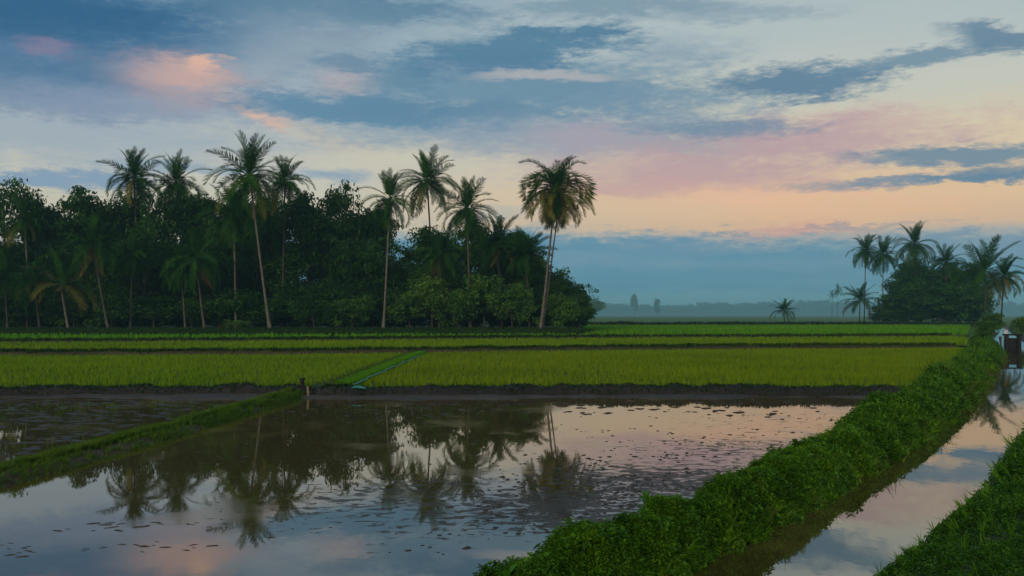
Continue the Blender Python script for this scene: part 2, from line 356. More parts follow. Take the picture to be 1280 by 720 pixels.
# ------------------------------------------------------------------ layout of the land (metres, camera over the origin, y away)
CY = [-40, 0, 11.4, 15.8, 29.6, 66.6, 81, 120, 200, 400, 6400]; CX = [-26, -5.5, 1.9, 5.0, 13.4, 33, 40, 58, 95, 190, 2900]
def Lx(y): return np.interp(y, CY, CX)                    # left edge of the canal
def Rx(y): return Lx(y)+2.4+np.interp(y, [0, 81, 200, 3000], [0, .4, 2, 4])
def Wb(y): return np.interp(y, [8, 12, 15, 21, 31, 70], [.9, 1.1, 1.5, 2.0, 2.3, 3.3])
def Bx(y): return Lx(y)-Wb(y)
def B1(x): return 72.8+.235*np.asarray(x)+1.0*np.sin(np.asarray(x)*.11)
def B2(x): return 97.0+.27*np.asarray(x)+1.3*np.sin(np.asarray(x)*.08+1)
Y0 = 37.3
def gz(x, y):                                              # floor of the grove: a low rise
    x = np.asarray(x, float); y = np.asarray(y, float)
    return .75+.45*smst(y, 107+.03*x, 121+.03*x)*smst(x, 13, 6)
def ground_h(x, y):
    z = np.where(y < Y0+.2, -.32, np.where(y < B1(x), .13, np.where(y < B2(x), .36, .58)))
    z = np.where(y > 320, .72, z)
    z = np.where((x > Lx(y)-.8) & (x < Rx(y)+.8), -.75, z)
    z = np.where((x >= Rx(y)+.8), np.where(y < 95, .2, .5), z)
    return z
ys = np.concatenate([np.arange(-40, 36, 2.5), [36.8, 37.4, 37.6], np.arange(39, 130, 1.5), np.geomspace(132, 6200, 66)])
base_cols = np.concatenate([-np.geomspace(6000, 4, 36), [-2.4, -1.2]])
rows = [np.concatenate([Bx(y)+.4+base_cols, [Bx(y)+.2, Lx(y)-.81, Lx(y)-.79, (Lx(y)+Rx(y))/2, Rx(y)+.79, Rx(y)+.81], Rx(y)+1+np.geomspace(1, 3400, 28)]) for y in ys]
V, F = grid(np.array(rows), ys, ground_h)
me = mesh('ground', V, F, M_ground); me.materials.append(M_bed)
cen = V[F].mean(1); me.polygons.foreach_set('material_index', ((cen[:, 1] < 37.5) | ((cen[:, 0] > Lx(cen[:, 1])-1) & (cen[:, 0] < Rx(cen[:, 1])+1))).astype(np.int32))
link('ground', me, kind='structure')

# water
def sheet(name, poly, z, m):
    V = [(x, y, z) for x, y in poly]; me = mesh(name, V, np.array([list(range(len(V)))]), m); return link(name, me, kind='structure')
def midx(y): return np.interp(y, [-6, 5, 12, 18.1, 24.7, 33, 38.5], [-13.5, -11.4, -10.1, -9.35, -8.75, -8.2, -8.0])
yy = [-20, 0, 6, 12, 18, 24, 30, 37.6]
sheet('paddy_water', [(midx(y), y) for y in yy]+[(Bx(y)+.7, y) for y in yy[::-1]], 0.0, M_wpad)
sheet('left_paddy_water', [(-90, -20)]+[(midx(y)-.1, y) for y in yy]+[(-90, 37.6)], -.004, M_wpad)
yc = [-20, 0, 6, 12, 18, 24, 30, 40, 55, 66, 81, 120, 200, 300]
sheet('canal_water', [(Lx(y)-.7, y) for y in yc]+[(Rx(y)+.7, y) for y in yc[::-1]], -.02, M_wcan)

# terraced fields
def field(name, x0f, x1f, y0f, y1f, z, nx=50, ny=24):
    u = np.linspace(0, 1, nx); v = np.linspace(0, 1, ny); V = []
    xa = np.linspace(-1, 1, 2)
    U, W = np.meshgrid(u, v)
    # iterate: x depends on y, y depends on x
    Y = y0f(0*U)+W*(y1f(0*U)-y0f(0*U))
    for _ in range(4):
        X = x0f(Y)+U*(x1f(Y)-x0f(Y)); Y = y0f(X)+W*(y1f(X)-y0f(X))
    Z = z+.03*fbm(X*.5, Y*.5, 3)
    V = np.stack([X, Y, Z], -1).reshape(-1, 3); i = (np.arange(ny-1)[:, None]*nx+np.arange(nx-1)[None]).ravel()
    link(name, mesh(name, V, np.stack([i, i+1, i+1+nx, i+nx], 1), M_fieldsoil, smooth_=True), kind='structure')
cst = lambda c: (lambda x: c+0*np.asarray(x, float))
bxr = lambda y: Bx(y)+.5
field('left_rice_field', cst(-80), cst(-7.4), cst(Y0), B1, .24)
field('right_rice_field', cst(-5.8), bxr, cst(Y0), B1, .24)
field('middle_rice_field', cst(-130), bxr, lambda x: B1(x)+.3, B2, .50, 70)
field('upper_rice_field', cst(-180), bxr, lambda x: B2(x)+.3, lambda x: 330+0*x, .75, 90, 60)
gx = np.linspace(-190, 14, 80); gy = np.linspace(103, 260, 50)
V, F = grid(gx, gy, lambda x, y: gz(x, y)+.004+.10*fbm(x*.3, y*.3, 9)*smst(y, 106, 116))
link('grove_floor', mesh('grove_floor', V, F, M_floor, smooth_=True), kind='structure')

# ------------------------------------------------------------------ earth bunds swept along lines
def resample(pts, step):
    pts = np.asarray(pts, float); d = np.concatenate([[0], np.cumsum(np.linalg.norm(np.diff(pts, axis=0), axis=1))])
    n = max(3, int(d[-1]/step)); s = np.linspace(0, d[-1], n); return np.stack([np.interp(s, d, pts[:, 0]), np.interp(s, d, pts[:, 1])], 1)
class Bund:
    """cross-section over a centre line: u -1..1, half width hw(s) and height h; za/zb heights at the two feet"""
    def __init__(s, name, pts, hw, top, za, zb, m, step=.25, nu=13, rough=.05, flat=.45, seed=1, nsc=1.2, hfun=None):
        c = resample(pts, step); t = np.gradient(c, axis=0); t /= np.linalg.norm(t, axis=1)[:, None]; s.n = np.stack([t[:, 1], -t[:, 0]], 1)
        s.c = c; s.hw = np.array([hw(p) if callable(hw) else hw for p in c]); s.top, s.za, s.zb, s.flat, s.rough, s.seed, s.nsc, s.hfun = top, za, zb, flat, rough, seed, nsc, hfun
        u = np.linspace(-1, 1, nu); U = np.repeat(u[None], len(c), 0)
        P = s.at(np.repeat(np.arange(len(c))[:, None], nu, 1), U); V = P.reshape(-1, 3)
        i = (np.arange(len(c)-1)[:, None]*nu+np.arange(nu-1)[None]).ravel()
        s.o = link(name, mesh(name, V, np.stack([i, i+1, i+1+nu, i+nu], 1), m, smooth_=True), kind='structure')
        s.len = np.linalg.norm(np.diff(c, axis=0), axis=1).sum()
    def at(s, i, u):
        i = np.asarray(i, float); i0 = np.clip(i.astype(int), 0, len(s.c)-2); f = (i-i0)
        c = s.c[i0]*(1-f)[..., None]+s.c[i0+1]*f[..., None]; n = s.n[i0]; hw = s.hw[i0]
        X = c[..., 0]+n[..., 0]*u*hw; Y = c[..., 1]+n[..., 1]*u*hw
        X = X+.12*s.rough*8*fbm(X*.9, Y*.9, s.seed+20)*(np.abs(u) > .3)
        prof = smst(1-np.abs(u), 0, 1-s.flat); foot = np.where(u < 0, s.za, s.zb)
        top = s.top if s.hfun is None else s.hfun(c[..., 1])
        Z = foot+(top-foot)*prof+s.rough*2*fbm(X*s.nsc, Y*s.nsc, s.seed)*(.35+.65*prof)
        return np.stack([X, Y, Z], -1)
    def sample(s, n, u0=-1, u1=1, dens=None):
        i = rng.random(n)*(len(s.c)-1.001); u = u0+(u1-u0)*rng.random(n)
        P = s.at(i, u)
        if dens is not None:
            k = rng.random(n) < dens(P); P = P[k]; u = u[k]; i = i[k]
        return P, u, s.n[np.clip(i.astype(int), 0, len(s.c)-1)]
fx = np.linspace(-85, 17.5, 90)
front = Bund('terrace_bund', [(x, 37.2+.25*math.sin(x*.35)+.15*math.sin(x*1.1)+.08*math.sin(x*3.1)) for x in np.linspace(-85, 17.5, 300) if x < Bx(37.3)+.8], .55, .34, .20, -.12, M_earth, rough=.075, flat=.35, nsc=1.6)
mudsh = Bund('mud_shelf', [(x, 36.3+.40*math.sin(x*.23)+.3*math.sin(x*.71)+.18*math.sin(x*2.3)) for x in np.linspace(-85, 17.5, 260) if x < Bx(37.3)+.8], 1.15, .05, .10, -.10, M_mud, rough=.035, flat=.15, seed=5, nsc=1.1)
mid = Bund('grassy_bund', [(midx(y), y) for y in np.linspace(-5, 38, 40)], lambda p: 1.0 if p[1] < 20 else 1.0-.35*min(1, (p[1]-20)/12), .12, -.14, -.14, M_brown, rough=.05, flat=.25, seed=8)
path = Bund('path_bund', [(-6.6, 37.6), (-6.65, 50), (-6.7, 62), (-6.6, 71)], .8, .42, .2, .2, M_brown, rough=.03, flat=.5, seed=11)
b1 = Bund('second_bund', [(x, float(B1(x))+.2) for x in np.linspace(-75, 36, 60) if x < Bx(B1(x))+.6], .42, .585, .5, .15, M_bund, step=.5, rough=.05, seed=14)
b2 = Bund('third_bund', [(x, float(B2(x))+.2) for x in np.linspace(-90, 48, 70) if x < Bx(B2(x))+.6], .5, .83, .75, .42, M_bund, step=.6, rough=.05, seed=17)
b3 = Bund('far_bund', [(-12, 200), (40, 208), (104, 214)], 1.4, 1.15, .7, .6, M_bund, step=1.5, rough=.15, seed=19, nsc=.3)
def hb(y): return .27-.04*smst(y, 30, 60)+.04*np.sin(y*.55)+.03*np.sin(y*1.3+1)
cb = Bund('canal_bund', [(float(Lx(y)-Wb(y)/2), y) for y in np.linspace(3, 205, 240)], lambda p: float(Wb(p[1]))/2*.82, .6, -.25, -.30, M_earth, rough=.15, flat=.30, seed=23, hfun=hb, step=.22)
rb_ys = np.concatenate([np.arange(-6, 40, .25), np.arange(40, 130, 1.2)])
def rb_h(x, y):
    p = (x-Rx(y))*.85; return -.3+.3*smst(p, -.35, .0)+(.42+.75*smst(y, 16, 2))*smst(p, -.1, 2.4)+.10*fbm(x*1.1, y*1.1, 31)*smst(p, 0, .6)+.12*smst(p, 3, 8)
rbx = np.array([Rx(y)+np.concatenate([np.linspace(-.45, 4, 30), np.linspace(4.5, 16, 14)]) for y in rb_ys])
V, F = grid(rbx, rb_ys, rb_h)
link('canal_bank', mesh('canal_bank', V, F, M_earth, smooth_=True), kind='structure')

# ------------------------------------------------------------------ small plant shapes
def leaf2(L_, W_, el, yaw, base, fold=.25, droop=.3):
    d = np.array([math.cos(yaw)*math.cos(el), math.sin(yaw)*math.cos(el), math.sin(el)]); s = np.array([-math.sin(yaw), math.cos(yaw), 0])
    up = np.cross(s, d)*-1
    b = np.array(base); m_ = b+d*L_*.45; t = b+d*L_+np.array([0, 0, -droop*L_])
    return [b, m_+s*W_/2+up*W_*fold, t, m_-s*W_/2+up*W_*fold], [(0, 1, 2), (0, 2, 3)]
def sprig(n, L_, W_, h, seed, e0=.1, e1=1.0, droop=.3):
    r = random.Random(seed); V = []; F = []
    for i in range(n):
        v, f = leaf2(L_*r.uniform(.7, 1.2), W_*r.uniform(.8, 1.2), r.uniform(e0, e1), r.uniform(0, 6.28), (r.uniform(-.3, .3)*L_, r.uniform(-.3, .3)*L_, h*(i+.5)/n), .2, droop)
        o = len(V); V += v; F += [tuple(k+o for k in q) for q in f]
    return np.array(V), np.array(F)
def tuft(n, L_, W_, spread, seed, bend=.5):
    r = random.Random(seed); V = []; F = []
    for i in range(n):
        a = r.uniform(0, 6.28); s = r.uniform(.1, 1)*spread; l = L_*r.uniform(.6, 1.1)
        d = np.array([math.cos(a), math.sin(a), 0]); sd_ = np.array([-d[1], d[0], 0]); b = d*r.uniform(0, .12)*L_
        m_ = b+d*l*s*.35+np.array([0, 0, l*.6]); t = b+d*l*s*(1+bend*.4)+np.array([0, 0, l*(1-.5*s*bend)])
        o = len(V); V += [b-sd_*W_/2, b+sd_*W_/2, m_+sd_*W_*.4, m_-sd_*W_*.4, t]; F += [(o, o+1, o+2), (o, o+2, o+3), (o+3, o+2, o+4)]
    return np.array(V), np.array(F)
def tuft1(n, L_, W_, spread, seed):
    r = random.Random(seed); V = []; F = []
    for i in range(n):
        a = r.uniform(0, 6.28); s = r.uniform(.1, 1)*spread; l = L_*r.uniform(.7, 1.1); d = np.array([math.cos(a), math.sin(a), 0]); q = r.uniform(0, 6.28); sd_ = np.array([math.cos(q), math.sin(q), 0])
        o = len(V); V += [d*.02-sd_*W_/2, d*.02+sd_*W_/2, d*l*s+np.array([0, 0, l])]; F += [(o, o+1, o+2)]
    return np.array(V), np.array(F)
def stuff(name, parts, m, label=None, kind='stuff'):
    V, F, T = join(parts); return link(name, mesh(name, V, F, m, T), kind=kind, label=label)

# ------------------------------------------------------------------ rice
def rice(name, m, x0, x1, y0f, y1f, z, sp, h, wd, nb, xmaxf=None, x0f=None, label='', clear=None, grow=True):
    xs_ = np.arange(x0, x1, sp); ymin = float(np.min(y0f(xs_))); ymax = float(np.max(y1f(xs_))); ys_ = np.arange(ymin, ymax, sp)
    X, Y = np.meshgrid(xs_, ys_); X = X.ravel(); Y = Y.ravel(); X = X+rng.normal(0, sp*.30, len(X)); Y = Y+rng.normal(0, sp*.22, len(Y))
    k = (Y > y0f(X)) & (Y < y1f(X)) & (np.abs(X) < Y*.56+7)
    if xmaxf is not None: k &= X < xmaxf(Y)
    if clear is not None: k &= ~clear(X, Y)
    k &= rng.random(len(X)) > .05*(fbm(X*.3, Y*.3, 77) > .25)
    X = X[k]; Y = Y[k]; g = 1+.22*fbm(X*.25, Y*.25, 41)+.10*rng.normal(size=len(X))
    parts = []
    sel = rng.integers(0, 3, len(X))
    for v in range(3):
        q = sel == v; n = q.sum(); P = np.stack([X[q], Y[q], np.full(n, z-.02)], 1)
        Vp, Fp = tuft1(nb, h, wd, .38, 50+v)
        parts.append(scatter(Vp, Fp, P, rng.random(n)*6.28, g[q]))
    stuff(name, parts, m, label)
rice('rice_crop', M_rice_l, -75, -7.6, cst(37.75), lambda x: B1(x)-.4, .25, .25, .22, .030, 9, label='young green rice in the left paddy field')
rice('rice_crop', M_rice_r, -5.7, 36, cst(37.75), lambda x: B1(x)-.4, .25, .245, .24, .030, 9, xmaxf=lambda y: Bx(y)+.3, label='yellowish green rice in rows in the right paddy field')
rice('rice_crop', M_rice_l, -75, 48, lambda x: B1(x)+.7, lambda x: B2(x)-.5, .51, .42, .34, .05, 9, xmaxf=lambda y: Bx(y)+.3, label='green rice on the middle terrace')
rice('rice_crop', M_rice_f, -85, 110, lambda x: B2(x)+.8, lambda x: np.where(np.asarray(x) < 8, 107+.03*x, 206), .76, .8, .40, .12, 9, xmaxf=lambda y: Bx(y)+.3, label='bright green rice on the upper terrace')

# ------------------------------------------------------------------ vegetation on the bunds
def cover(name, B, n, protos, m, size, label, u0=-1, u1=1, dens=None, sink=.02, lean=.5, kind='stuff', tv=None):
    P, u, nn = B.sample(n, u0, u1, dens)
    dist = np.linalg.norm(P[:, :2], axis=1)
    parts = []; sel = rng.integers(0, len(protos), len(P)); P[:, 2] -= sink
    for v, (Vp, Fp) in enumerate(protos):
        q = sel == v; c = q.sum(); s = size(dist[q])*rng.uniform(.7, 1.25, c)
        td = np.arctan2(nn[q, 1]*np.sign(u[q]), nn[q, 0]*np.sign(u[q])); tl = np.abs(u[q])**2*lean+rng.normal(0, .12, c)
        parts.append(scatter(Vp, Fp, P[q], rng.random(c)*6.28, s, tl, td))
    return stuff(name, parts, m, label, kind)
gr = [tuft(7, .30, .016, .8, s) for s in (1, 2, 3)]
grs = [tuft(7, .30, .045, .8, s) for s in (4, 5, 6)]
cover('fringe_grass', front, 9000, grs, M_grassdk, lambda d: .35+0*d, 'low dark grass along the top of the first terrace bund', -.35, .9, lean=.3)
cover('fringe_grass', b1, 5000, grs, M_bundgr, lambda d: .9+0*d, 'dark grass on the bund behind the front rice fields', -.9, .6, lean=.3)
cover('fringe_grass', b2, 5000, grs, M_bundgr, lambda d: 1.0+0*d, 'dark grass on the bund behind the middle terrace', -.9, .6, lean=.3)
cover('fringe_grass', b3, 3000, grs, M_grassdk, lambda d: 2.0+0*d, 'dark grass on the far bund below the palm clump', -.9, .9, lean=.3)
cover('path_grass', path, 9000, grs, M_rice_f, lambda d: .34+0*d, 'short pale grass on the path between the rice fields', -.1, 1)
cover('path_grass', path, 2500, grs, M_midgrass, lambda d: .36+0*d, 'thin brownish grass on the left side of the field path', -1, -.1)
cover('bund_grass', mid, 34000, gr, M_midgrass, lambda d: np.clip(d/42, .35, .7), 'short grass on the low bund between the two flooded paddies', -.9, .0, lambda P: .35+.65*(fbm(P[:, 0]*.8, P[:, 1]*.8, 3) > -.15))
cover('bund_grass', mid, 12000, gr, M_midgrass, lambda d: np.clip(d/55, .3, .6), 'sparse grass on the brown muddy flank of the low bund', -.05, .8, lambda P: .15+.7*(fbm(P[:, 0]*1.6, P[:, 1]*1.6, 6) > -.05))
# thick leafy growth on the long canal bund and the near bank
lv = [sprig(6, .085, .042, .12, s) for s in (1, 2, 3, 4)]
def fsize(d): return np.clip(d/22, .58, 1.9)
def hump(P, s=1): return fbm(P[:, 0]*.55, P[:, 1]*.55, 61, 3)
mr = np.random.default_rng(77); nm = 300
my = np.exp(mr.uniform(math.log(6), math.log(110), nm)); mu = mr.uniform(-.45, .62, nm)
mc = cb.at(np.interp(my, cb.c[:, 1], np.arange(len(cb.c))), mu); mrad = mr.uniform(.30, .56, nm)*np.clip(my/16, .85, 1.5); mrad[:34] = mr.uniform(.5, .8, 34); my[:34] = np.linspace(9, 46, 34)+mr.uniform(-.4, .4, 34); mu[:34] = mr.uniform(-.1, .4, 34)
mc = cb.at(np.interp(my, cb.c[:, 1], np.arange(len(cb.c))), mu); mh = np.minimum(mrad*mr.uniform(.4, .7, nm), .33)
def mound(P):
    z = np.zeros(len(P)); od = np.argsort(my); ms = my[od]
    for a in range(0, nm):
        k = np.nonzero(np.abs(P[:, 1]-mc[a, 1]) < mrad[a])[0]
        d = ((P[k, 0]-mc[a, 0])**2+(P[k, 1]-mc[a, 1])**2)/mrad[a]**2; q = d < 1
        z[k[q]] = np.maximum(z[k[q]], mh[a]*np.sqrt(1-d[q]))
    return z
def bank_cover(n, protos, m, name, label, u0, u1, lo, zj, top=1.0):
    i = np.exp(rng.uniform(math.log(6), math.log(200), n)); ii = np.interp(i, cb.c[:, 1], np.arange(len(cb.c)))
    u = u0+(u1-u0)*rng.random(n); P = cb.at(ii, u); hh = fbm(P[:, 0]*.62, P[:, 1]*.62, 61, 3); mz = mound(P)
    k = rng.random(n) < np.clip(.40+mz*2.4+hh*.7+lo, .25, 1); P = P[k]; u = u[k]; hh = hh[k]; mz = mz[k]
    dist = np.linalg.norm(P[:, :2], axis=1); nn = cb.n[np.clip(ii[k].astype(int), 0, len(cb.c)-1)]
    f = 1-rng.random(len(P))**1.8*.8
    P[:, 2] += (mz*f+np.clip(.05+hh*.25, .0, .14)*rng.random(len(P)))*zj
    bul = np.sign(u)*np.clip(mz, 0, .35)*.35*np.abs(u); P[:, 0] += nn[:, 0]*bul; P[:, 1] += nn[:, 1]*bul
    parts = []; sel = rng.integers(0, len(protos), len(P))
    for v, (Vp, Fp) in enumerate(protos):
        q = sel == v; c = q.sum(); s = fsize(dist[q])*rng.uniform(.6, 1.3, c)*top
        td = np.arctan2(nn[q, 1]*np.sign(u[q]), nn[q, 0]*np.sign(u[q])); tl = np.abs(u[q])**1.5*.8+rng.normal(0, .25, c)
        parts.append(scatter(Vp, Fp, P[q], rng.random(c)*6.28, s, tl, td))
    stuff(name, parts, m, label)
lvb = [sprig(5, .14, .085, .13, s) for s in (5, 6, 7)]
bank_cover(122000, lv, M_bank, 'bank_greenery', 'thick leafy creepers covering the long canal bund', -.95, .97, .1, 1)
bank_cover(8000, lvb, M_bankdark, 'bank_greenery', 'broader dark leaves mixed into the creepers of the canal bund', -.9, .95, .1, 1.05)
bank_cover(7000, gr, M_bank, 'bank_grass', 'long green grass tufts standing among the creepers of the canal bund', -.9, .96, 0, .9, .9)
bank_cover(900, gr, M_bankdry, 'bank_grass', 'dry yellowish grass hanging over the waterline of the canal bund', .62, 1.0, 0, .3)
tall = [tuft(9, .55, .014, .7, s, .8) for s in (11, 12)]
bank_cover(500, tall, M_midgrass, 'bank_grass', 'taller thin grass blades standing up from the canal bund', -.7, .9, -.2, .6)
def rbank(n, protos, m, name, label, smin, lo, zj):
    y = np.exp(rng.uniform(math.log(4.5), math.log(75), n)); p = rng.random(n)**1.3*np.where(y < 22, 7.5, 9); x = Rx(y)-.12+p
    P = np.stack([x, y, rb_h(x, y)], 1); hh = fbm(x*.7, y*.7, 91, 3)
    k = (rng.random(n) < np.clip(.65+hh*1.3+lo, .2, 1)) & (np.abs(x) < y*.6+5); P = P[k]; hh = hh[k]; p = p[k]
    P[:, 2] += rng.random(len(P))**.6*np.clip(.10+hh*.55, .02, .36)*zj*smst(p, 0, .6)
    d = np.linalg.norm(P[:, :2], axis=1); parts = []; sel = rng.integers(0, len(protos), len(P))
    for v, (Vp, Fp) in enumerate(protos):
        q = sel == v; c = q.sum(); s = np.clip(d[q]/18, smin, 2.4)*rng.uniform(.6, 1.3, c)
        tl = .6*smst(1.2-p[q], 0, 1.2)+rng.normal(0, .25, c)
        parts.append(scatter(Vp, Fp, P[q], rng.random(c)*6.28, s, tl, np.full(c, math.pi*.87)))
    stuff(name, parts, m, label)
rbank(66000, lv, M_bankdark, 'bank_greenery', 'dense dark green creepers on the near bank of the canal', .45, .15, 1)
rbank(4500, gr, M_bank, 'bank_grass', 'grass tufts among the creepers of the near canal bank', .6, 0, .6)

# ------------------------------------------------------------------ mud clods, stubble and weeds in the flooded paddies
def clod(seed):
    r = random.Random(seed); V = [(0, 0, 1)]; F = []
    for j, (rr, zz) in enumerate(((.55, .72), (1.0, -.3))):
        for k in range(7):
            a = 6.283*k/7; q = rr*r.uniform(.45, 1.4); V.append((q*math.cos(a), q*math.sin(a), zz*r.uniform(.7, 1.1)))
    for k in range(7):
        F.append((0, 1+k, 1+(k+1) % 7)); F.append((1+k, 8+k, 8+(k+1) % 7)); F.append((1+k, 8+(k+1) % 7, 1+(k+1) % 7))
    return np.array(V, float), np.array(F)
cl = [clod(s) for s in range(5)]
def clods(spec):
    parts = []
    for (cx, cyy, rx, ry, n, s0, s1, stretch) in spec:
        X = cx+rng.normal(0, rx, n); Y = cyy+rng.normal(0, ry, n)
        k = (X < Bx(Y)+.2) & (X > midx(Y)+.8) & (Y < 35.5) & (Y > 7) & (fbm(X*.9, Y*.9, 5) > -.12); X = X[k]; Y = Y[k]
        s = np.exp(rng.uniform(math.log(s0*.7), math.log(s1*.45), len(X)))
        for v in range(5):
            q = np.arange(len(X)) % 5 == v; c = q.sum()
            parts.append(scatter(*cl[v], np.stack([X[q], Y[q], np.full(c, .0)], 1), rng.normal(0, .35, c), np.stack([s[q]*(1+(stretch-1)*.9), s[q]*(.9 if stretch < 3 else .4), np.clip(s[q]*.45, .006, .05)], 1)))
    return parts
P1 = lambda x, y: (px(x, FPX*3/(y-HZ)), FPX*3/(y-HZ))
def at_(x, y, rx, ry, n, s0, s1, st=1.6):
    X, Y = P1(x, y); return (X, Y, rx, ry, n, s0, s1, st)
stuff('mud_clods', clods([at_(800, 615, 1.3, 2.2, 560, .02, .11), at_(740, 640, 1.3, 1.2, 300, .02, .09), at_(690, 615, 1.6, 1.6, 240, .02, .08), at_(860, 575, 1.3, 2.5, 260, .02, .10),
    at_(900, 540, 4.0, 3.5, 120, .02, .09, 2), at_(1000, 520, 2.5, 3, 120, .03, .14, 2), at_(560, 640, 2.5, 1.6, 60, .02, .07, 2), at_(100, 660, 1.4, .3, 40, .01, .06, 5), at_(40, 690, .7, .15, 30, .01, .06, 5),
    at_(60, 682, 1.2, .10, 40, .012, .06, 5), at_(120, 655, 1.0, .08, 30, .012, .06, 5), at_(500, 520, 6, 3.5, 60, .03, .12, 2), at_(640, 510, 6, 1.8, 150, .05, .2, 3)]),
    M_bed, 'dark mud clods and straw scraps breaking the surface of the flooded paddy')
n = 900; Y = rng.uniform(18, 35.5, n); X = midx(Y)-1.3-rng.random(n)*22
stuff('mud_clods', [scatter(*cl[0], np.stack([X, Y, 0*X], 1), rng.normal(0, .3, n), np.stack([rng.uniform(.08, .35, n), rng.uniform(.05, .16, n), rng.uniform(.01, .03, n)], 1))], M_bed, 'dark mud clods in the left flooded paddy')
n = 1500; Y = rng.uniform(16, 35, n); X = midx(Y)-1.2-rng.random(n)*20; k = fbm(X*.4, Y*.4, 15) > .05; X = X[k]; Y = Y[k]
stuff('paddy_weeds', [scatter(*gr[0], np.stack([X, Y, 0*X], 1), rng.random(len(X))*6.28, rng.uniform(.3, .6, len(X)))], M_midgrass, 'thin weeds standing in the left flooded paddy')

# ------------------------------------------------------------------ palms
def frond_mesh(name, m, length, bend, droop, seed, nl=44, wide=.085, ll=1.02):
    r = random.Random(seed); n = 12; pts = [np.zeros(3)]; a = 0; tang = []
    for i in range(n):
        t = (i+.5)/n; a = -bend*1.25*t**1.9; d = np.array([math.cos(a), 0, math.sin(a)]); pts.append(pts[-1]+d*length/n); tang.append(d)
    pts = np.array(pts); rad = np.linspace(.05, .012, n+1); V, F = tube(pts, rad, 3, False); V = list(V); F = [tuple(f) for f in F]; T = [.6]*len(V)
    side = np.array([0, 1., 0])
    for i in range(nl):
        t = .12+.88*(i+.5)/nl; q = t*n; k = min(int(q), n-1); p = pts[k]*(1-(q-k))+pts[k+1]*(q-k); d = tang[k]; up = np.cross(d, side)*-1
        l = ll*(math.sin(math.pi*min(1, .12+t*.82))**.6)*r.uniform(.85, 1.1)
        for sg in (-1, 1):
            ph = R(68-38*t)+r.gauss(0, .14); dr = droop*r.uniform(.7, 1.3)
            dv = d*math.cos(ph)+side*sg*math.sin(ph); dv = dv/np.linalg.norm(dv)
            m1 = p+dv*l*.5-up*l*.5*dr*.4-np.array([0, 0, l*.12*dr]); tp = p+dv*l*(1-.25*dr)-up*l*dr*.6-np.array([0, 0, l*.45*dr])
            wv = d*wide*.5
            o = len(V); V += [p-wv*.7, p+wv*.7, m1+wv, m1-wv, tp]; F += [(o, o+1, o+2), (o, o+2, o+3), (o+3, o+2, o+4)]; T += [r.random()*.9+.05]*5
    return mesh(name, np.array(V), np.array(F), m, T)
FR = {}
for key, m in (('g', M_frond), ('y', M_frondY), ('b', M_frondB)):
    FR[key] = [frond_mesh('frond_'+str(i), m, 4.6, b, dr, 10+i) for i, (b, dr) in enumerate(((.45, .35), (.8, .55), (1.2, .75), (1.5, .95), (.8, 1.0), (2.1, 1.1)))]
def nut():
    bm = clod(3); V = bm[0]*np.array([.14, .14, .16]); return V, bm[1]
nv = []
for i in range(9):
    a = i*.7*3.1; nv.append((nut()[0]+np.array([math.cos(a)*.32, math.sin(a)*.32, -.25-.1*(i % 3)]), nut()[1], np.zeros(len(nut()[0]))))
NUT = mesh('coconut_cluster', *join(nv)[:2], M_nut)
def base_z(x, D):
    if D < 190: return float(gz(x, D))
    return .75
def palm(label, bx_, D, cx, cy_, rpx, by=None, style='std', seed=0, group=None, trunk=None, nf=42, up=76, low=-60, D2=None, w=1.0, gold=0):
    """bx_: column of the foot, cx, cy_: centre of the crown, rpx: its radius, all as seen in the photograph; D: distance"""
    r = random.Random(seed); X = px(bx_, D); z0 = (pz(by, D) if by else base_z(X, D))-.1; C = np.array([px(cx, D)-X, (r.uniform(-.6, .6) if D2 is None else D2), pz(cy_, D)-z0])
    root = thing('palm_tree', label, 'palm tree', (X, D, z0), group)
    h = C[2]; pts = []; rad = []
    for i in range(15):
        t = i/14; s = t**.75*.35+t*.65 if style != 'lean' else t**1.25
        pts.append((C[0]*s, C[1]*s, h*t)); rad.append((.17+.17*math.exp(-t*14)-.05*t+.012*(i % 2))*.82*w*(rpx/FPX*D/4.2)**.4)
    V, F = tube(pts, rad, 9)
    link('trunk', mesh('trunk', V, F, trunk or M_trunk, smooth_=True), root)
    sc_ = rpx/FPX*D/4.05; g = 2.399963
    for i in range(nf):
        t = (i+.5)/nf; pit = (r.uniform(56, 86) if (i < nf*.24 and style == 'std') else up+(low-up)*t**.95+r.uniform(-9, 9)); yaw = i*g+r.uniform(-.25, .25)
        v = 0 if pit > 60 else 1 if pit > 28 else 2 if pit > 0 else 4 if pit < -28 else 3
        if style == 'round': v = 2 if pit > 60 else 5 if pit > 0 else 4
        if style == 'up': v = 0 if pit > 40 else 1 if pit > 5 else 2
        key = 'g'
        if t > .86-gold and r.random() < .22+gold: key = 'y'
        if t > .93 and r.random() < .25: key = 'b'
        o = link('frond', FR[key][v], root)
        s = sc_*r.uniform(.86, 1.12)*(.85 if pit > 65 else 1)
        o.matrix_local = Matrix.Translation((C[0], C[1], C[2])) @ Matrix.Rotation(yaw, 4, 'Z') @ Matrix.Rotation(-R(pit), 4, 'Y') @ Matrix.Rotation(r.uniform(-.7, .7), 4, 'X') @ Matrix.Diagonal((s, s, s, 1))
    if style != 'up':
        o = link('coconut_cluster', NUT, root, kind='stuff'); o.location = C; o.scale = (sc_*1.3,)*3
    return root
palm('coconut palm with a dark crown above the canopy, left one of the close skyline pair', 176, 142, 169, 222, 42, seed=1, trunk=M_trunkm)
palm('coconut palm with fine arching crown above the canopy, right one of the close skyline pair', 234, 142, 219, 228, 40, seed=2, trunk=M_trunkm)
palm('tallest coconut palm with long pale curved trunk and yellowing lower fronds', 338, 122, 313, 219, 52, seed=3, gold=.16, nf=42, low=-66)
